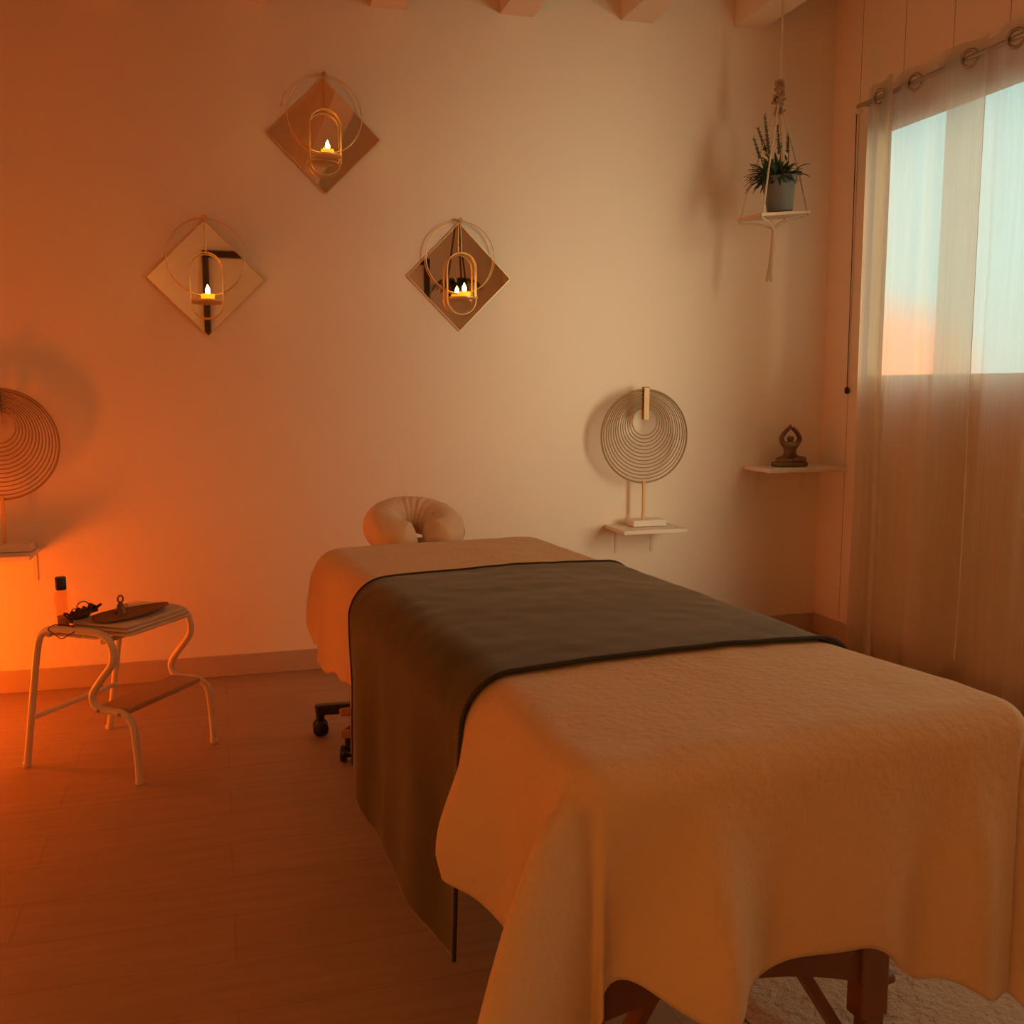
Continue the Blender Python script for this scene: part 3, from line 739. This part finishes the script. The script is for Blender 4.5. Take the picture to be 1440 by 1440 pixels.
# ------------------------------------------------------------------ curtains
CX = 2.77
def resample(pts, n):
    P = smooth_path([Vector((x, y, 0)) for y, x in pts], 14)
    d_ = [0]
    for a, b_ in zip(P, P[1:]): d_.append(d_[-1]+(b_-a).length)
    T = d_[-1]; out = []; j = 0
    for i in range(n+1):
        q = T*i/n
        while j < len(d_)-2 and d_[j+1] < q: j += 1
        t_ = (q-d_[j])/max(1e-9, d_[j+1]-d_[j]); out.append(P[j].lerp(P[j+1], t_))
    return out, T
def curtain(name, label, plan, top, bottom_fn, holes, seed):
    n = 420; P, T = resample(plan, n)
    zt, slope = top
    def fn(a, b_):
        p = P[round(a*n)]
        z1 = zt + slope*(p.y-3.97)
        zb = bottom_fn(a)
        z = zb+(z1-zb)*b_
        h = (z/z1)
        amp = (.010*(1-h)+.004)*min(1, (1-h)*8+.08)
        x = p.x + amp*nz(p.y*7, a*9, seed)+(.0045*math.sin(a*T*55+seed)*(1-.4*h)+.006*nz(a*14, z*.8, seed+3))*min(1, (1-h)*8)
        y = p.y + .03*(1-h)*nz(a*5, z*.7, seed+9)
        if x > XR-.022: x = XR-.022
        return (x, y, z)
    g_ = MB(); nv = 90; zz = [1-.075*(i/44) for i in range(44)]+[.925*(1-i/46) for i in range(47)]; zz = zz[::-1]
    g_.grid(n, nv, lambda a, b_: fn(a, zz[round(b_*nv)]))
    keep = []
    for f_ in g_.f:
        c_ = sum((g_.v[i] for i in f_), Vector())/4
        if not any((c_-Vector((xo, y, zt-.062))).length < .0275 for y, xo, _ in holes): keep.append(f_)
    g_.f = keep
    o = g_.build(name, M['sheer'], recalc=False)
    tag(o, label, 'curtain', 'sheer window curtains')
    for (y, xo, rz) in holes:
        z = zt+slope*(y-3.97)-.062
        g = MB().tube([(.031*math.cos(2*PI*i/36), 0, .031*math.sin(2*PI*i/36)) for i in range(36)], .0065, 10, closed=True).build('eyelet', M['steel'], o)
        g.location = (xo, y, z); g.rotation_euler = (0, 0, rz)
    return o
planA = [(3.985, 2.835), (3.93, 2.80), (3.86, 2.766), (3.82, 2.775), (3.775, 2.765), (3.725, 2.742), (3.712, 2.750), (3.76, 2.790), (3.83, 2.818), (3.85, 2.828), (3.80, 2.822), (3.73, 2.790), (3.66, 2.762), (3.60, 2.775), (3.54, 2.794), (3.47, 2.782), (3.40, 2.758), (3.34, 2.757), (3.29, 2.775), (3.24, 2.79), (3.20, 2.775), (3.16, 2.742)]
planB = [(3.45, 2.815), (3.38, 2.828), (3.30, 2.830), (3.21, 2.818), (3.15, 2.79), (3.10, 2.765), (3.06, 2.775), (3.01, 2.79), (2.94, 2.785), (2.86, 2.757), (2.80, 2.757), (2.76, 2.775), (2.70, 2.79), (2.62, 2.785), (2.57, 2.757), (2.52, 2.775), (2.47, 2.79), (2.42, 2.785)]
curtain('sheer_curtain', 'sheer white eyelet curtain panel nearest the room corner', planA, (2.515, .0), lambda a: .012+(.16*max(0, a-.82)/.18 if a > .82 else 0), [(3.82, 2.775, -1.15), (3.60, 2.775, -1.05), (3.29, 2.775, -1.05)], 1.)
curtain('sheer_curtain', 'sheer white eyelet curtain panel cut off by the right picture edge', planB, (2.515, .0), lambda a: .012, [(3.06, 2.775, -1.05), (2.76, 2.775, -1.1), (2.52, 2.775, -1.1)], 5.)
rd = thing('curtain_rod', 'satin metal curtain rod running through the eyelets above the window', 'curtain rod', (2.775, 3.2, 2.455))
MB().tube([(0, -1.0, 0), (0, .78, 0)], .0095, 14).build('rod', M['rodm'], rd)
for y in (.74, -.95): MB().tube([(0, y, 0), (.094, y, 0)], .007, 10).tube([(.088, y, 0), (.0945, y, 0)], .022, 16).build('bracket', M['rodm'], rd)
pc_ = thing('pull_cord', 'dark thin cord with a small black weight hanging left of the curtain', 'cord', (2.856, 4.09, 1.19))
MB().tube([(0, .012, 1.27), (0, .002, .5), (0, 0, .02)], .0022, 6).build('cord', M['cord'], pc_)
MB().lathe([(.004, .0), (.010, .004), (.011, .024), (.004, .034)], 12).build('weight', M['black'], pc_)
MB().box((.008, .012, 1.275), (.012, .05, .02)).build('anchor', M['white_metal'], pc_, bevel=.002)

# ------------------------------------------------------------------ lamps outside the frame; the paper globe is added as warm fill
sl = thing('salt_lamp', 'glowing orange salt crystal lamp on the floor past the left picture edge', 'lamp', (-1.27, 3.74, 0))
MB().lathe([(.105, 0), (.11, .004), (.11, .034), (.10, .04)], 28).build('base', M['darkwood'], sl, bevel=.002)
q = MB()
def salt(a, b_):
    th = PI*a; ph = 2*PI*b_; r_ = 1+.18*nz(math.cos(ph)*math.sin(th)*1.6, math.sin(ph)*math.sin(th)*1.6, math.cos(th)*1.6)
    return (.095*r_*math.sin(th)*math.cos(ph), .095*r_*math.sin(th)*math.sin(ph), .235-.19*r_*math.cos(th))
q.grid(24, 28, salt); q.build('crystal', M['salt'], sl)
fl = thing('fill_lamp', 'added fill lamp with a paper globe, unseen behind the camera by the left wall', 'lamp', (-1.35, -.75, 0))
MB().lathe([(.13, 0), (.14, .006), (.14, .02), (.02, .03)], 32).build('base', M['black'], fl)
MB().tube([(0, 0, .02), (0, 0, 1.32)], .012, 12).build('pole', M['black'], fl)
g = MB(); g.grid(24, 36, lambda a, b_: (.19*math.sin(PI*(.03+.94*a))*math.cos(2*PI*b_), .19*math.sin(PI*(.03+.94*a))*math.sin(2*PI*b_), 1.5-.19*math.cos(PI*(.03+.94*a)))); g.build('lamp_shade', M['paper'], fl)

# ------------------------------------------------------------------ sky
wd = bpy.data.worlds.new('dusk_sky'); S.world = wd; wd.use_nodes = True; nt = wd.node_tree
bg = nt.nodes['Background']
tc = nt.nodes.new('ShaderNodeTexCoord'); sx = nt.nodes.new('ShaderNodeSeparateXYZ'); nt.links.new(tc.outputs['Generated'], sx.inputs[0])
cr_ = nt.nodes.new('ShaderNodeValToRGB'); el = cr_.color_ramp.elements
mr = nt.nodes.new('ShaderNodeMapRange'); mr.inputs[1].default_value = -1; mr.inputs[2].default_value = 1
nt.links.new(sx.outputs['Z'], mr.inputs[0]); nt.links.new(mr.outputs[0], cr_.inputs[0])
el[0].position = 0; el[0].color = (.06, .05, .04, 1)
el[1].position = 1; el[1].color = (.55, .72, .75, 1)
for p_, c_ in ((.490, (.10, .07, .05, 1)), (.503, (.38, .50, .46, 1)), (.56, (.34, .56, .55, 1)), (.68, (.33, .55, .56, 1))):
    e_ = el.new(p_); e_.color = c_
# glow of the set sun low in the sky beyond the far end of the window
sd = nt.nodes.new('ShaderNodeVectorMath'); sd.operation = 'DOT_PRODUCT'
az = math.radians(36.9); sd.inputs[1].default_value = (math.sin(az), math.cos(az), .002)
nt.links.new(tc.outputs['Generated'], sd.inputs[0])
m2 = nt.nodes.new('ShaderNodeMapRange'); m2.interpolation_type = 'SMOOTHERSTEP'
m2.inputs[1].default_value = math.cos(math.radians(5.6)); m2.inputs[2].default_value = math.cos(math.radians(.3))
nt.links.new(sd.outputs['Value'], m2.inputs[0])
mx = nt.nodes.new('ShaderNodeMix'); mx.data_type = 'RGBA'
nt.links.new(m2.outputs[0], mx.inputs[0]); nt.links.new(cr_.outputs['Color'], mx.inputs[6]); mx.inputs[7].default_value = (.85, .29, .125, 1)
# the sunny quarter of the evening sky: golden and much brighter than the far one
m3 = nt.nodes.new('ShaderNodeMapRange'); m3.interpolation_type = 'SMOOTHSTEP'
m3.inputs[1].default_value = -.69; m3.inputs[2].default_value = -.985
nt.links.new(sx.outputs['Y'], m3.inputs[0])
up = nt.nodes.new('ShaderNodeMapRange'); up.inputs[1].default_value = -.03; up.inputs[2].default_value = .03
nt.links.new(sx.outputs['Z'], up.inputs[0])
ml = nt.nodes.new('ShaderNodeMath'); ml.operation = 'MULTIPLY'
nt.links.new(m3.outputs[0], ml.inputs[0]); nt.links.new(up.outputs[0], ml.inputs[1])
mg = nt.nodes.new('ShaderNodeMix'); mg.data_type = 'RGBA'; mg.clamp_result = False
nt.links.new(ml.outputs[0], mg.inputs[0]); nt.links.new(mx.outputs[2], mg.inputs[6])
GOLD = (1.0, .80, .50); GS = 9.3
ug = nt.nodes.new('ShaderNodeMapRange'); ug.inputs[1].default_value = -.75; ug.inputs[2].default_value = -.05; ug.inputs[3].default_value = .0; ug.inputs[4].default_value = 1.
nt.links.new(sx.outputs['Z'], ug.inputs[0]); nt.links.new(ug.outputs[0], ml.inputs[1])      # gold continued below the horizon, added to brighten the upper wall
mg.inputs[7].default_value = (GOLD[0]*GS, GOLD[1]*GS, GOLD[2]*GS, 1)
# between the two, a dimmer band of rose-amber evening cloud
m4 = nt.nodes.new('ShaderNodeMapRange'); m4.interpolation_type = 'SMOOTHSTEP'
m4.inputs[1].default_value = .25; m4.inputs[2].default_value = -.05
nt.links.new(sx.outputs['Y'], m4.inputs[0])
ml4 = nt.nodes.new('ShaderNodeMath'); ml4.operation = 'MULTIPLY'
nt.links.new(m4.outputs[0], ml4.inputs[0]); nt.links.new(up.outputs[0], ml4.inputs[1])
ma = nt.nodes.new('ShaderNodeMix'); ma.data_type = 'RGBA'; ma.clamp_result = False
nt.links.new(ml4.outputs[0], ma.inputs[0]); nt.links.new(mx.outputs[2], ma.inputs[6]); ma.inputs[7].default_value = (1.0, .52, .22, 1)
nt.links.new(ma.outputs[2], mg.inputs[6])
nt.links.new(mg.outputs[2], bg.inputs['Color'])
bg.inputs['Strength'].default_value = 2.9
for n, W in ((1, W1), (2, W_ADDED)):          # light portals in the two window openings guide sky sampling
    a = bpy.data.lights.new('sky_portal', 'AREA'); a.shape = 'RECTANGLE'; a.size = W[3]-W[2]; a.size_y = W[1]-W[0]; a.cycles.is_portal = True
    o = bpy.data.objects.new('sky_portal', a); C.objects.link(o); o.location = (XR+.092, (W[0]+W[1])/2, (W[2]+W[3])/2)
    o.rotation_euler = (0, math.radians(90), 0)

# ------------------------------------------------------------------ camera and view
cd = bpy.data.cameras.new('camera'); co_ = bpy.data.objects.new('camera', cd); C.objects.link(co_)
cd.sensor_width = 36; cd.lens = 35.0; cd.clip_start = .02
co_.location = (0, 0, 1.22); co_.rotation_euler = (math.radians(90)-math.atan(.125), 0, -math.radians(16.4654))
S.camera = co_
S.cycles.max_bounces = 10; S.cycles.diffuse_bounces = 5; S.cycles.transparent_max_bounces = 24; S.cycles.glossy_bounces = 5
S.cycles.use_denoising = True; S.cycles.sample_clamp_indirect = 6; S.cycles.caustics_reflective = False; S.cycles.caustics_refractive = False
vs = S.view_settings; vs.view_transform = 'Standard'; vs.look = 'None'; vs.gamma = 1; vs.use_curve_mapping = False
vs.exposure = 0.0
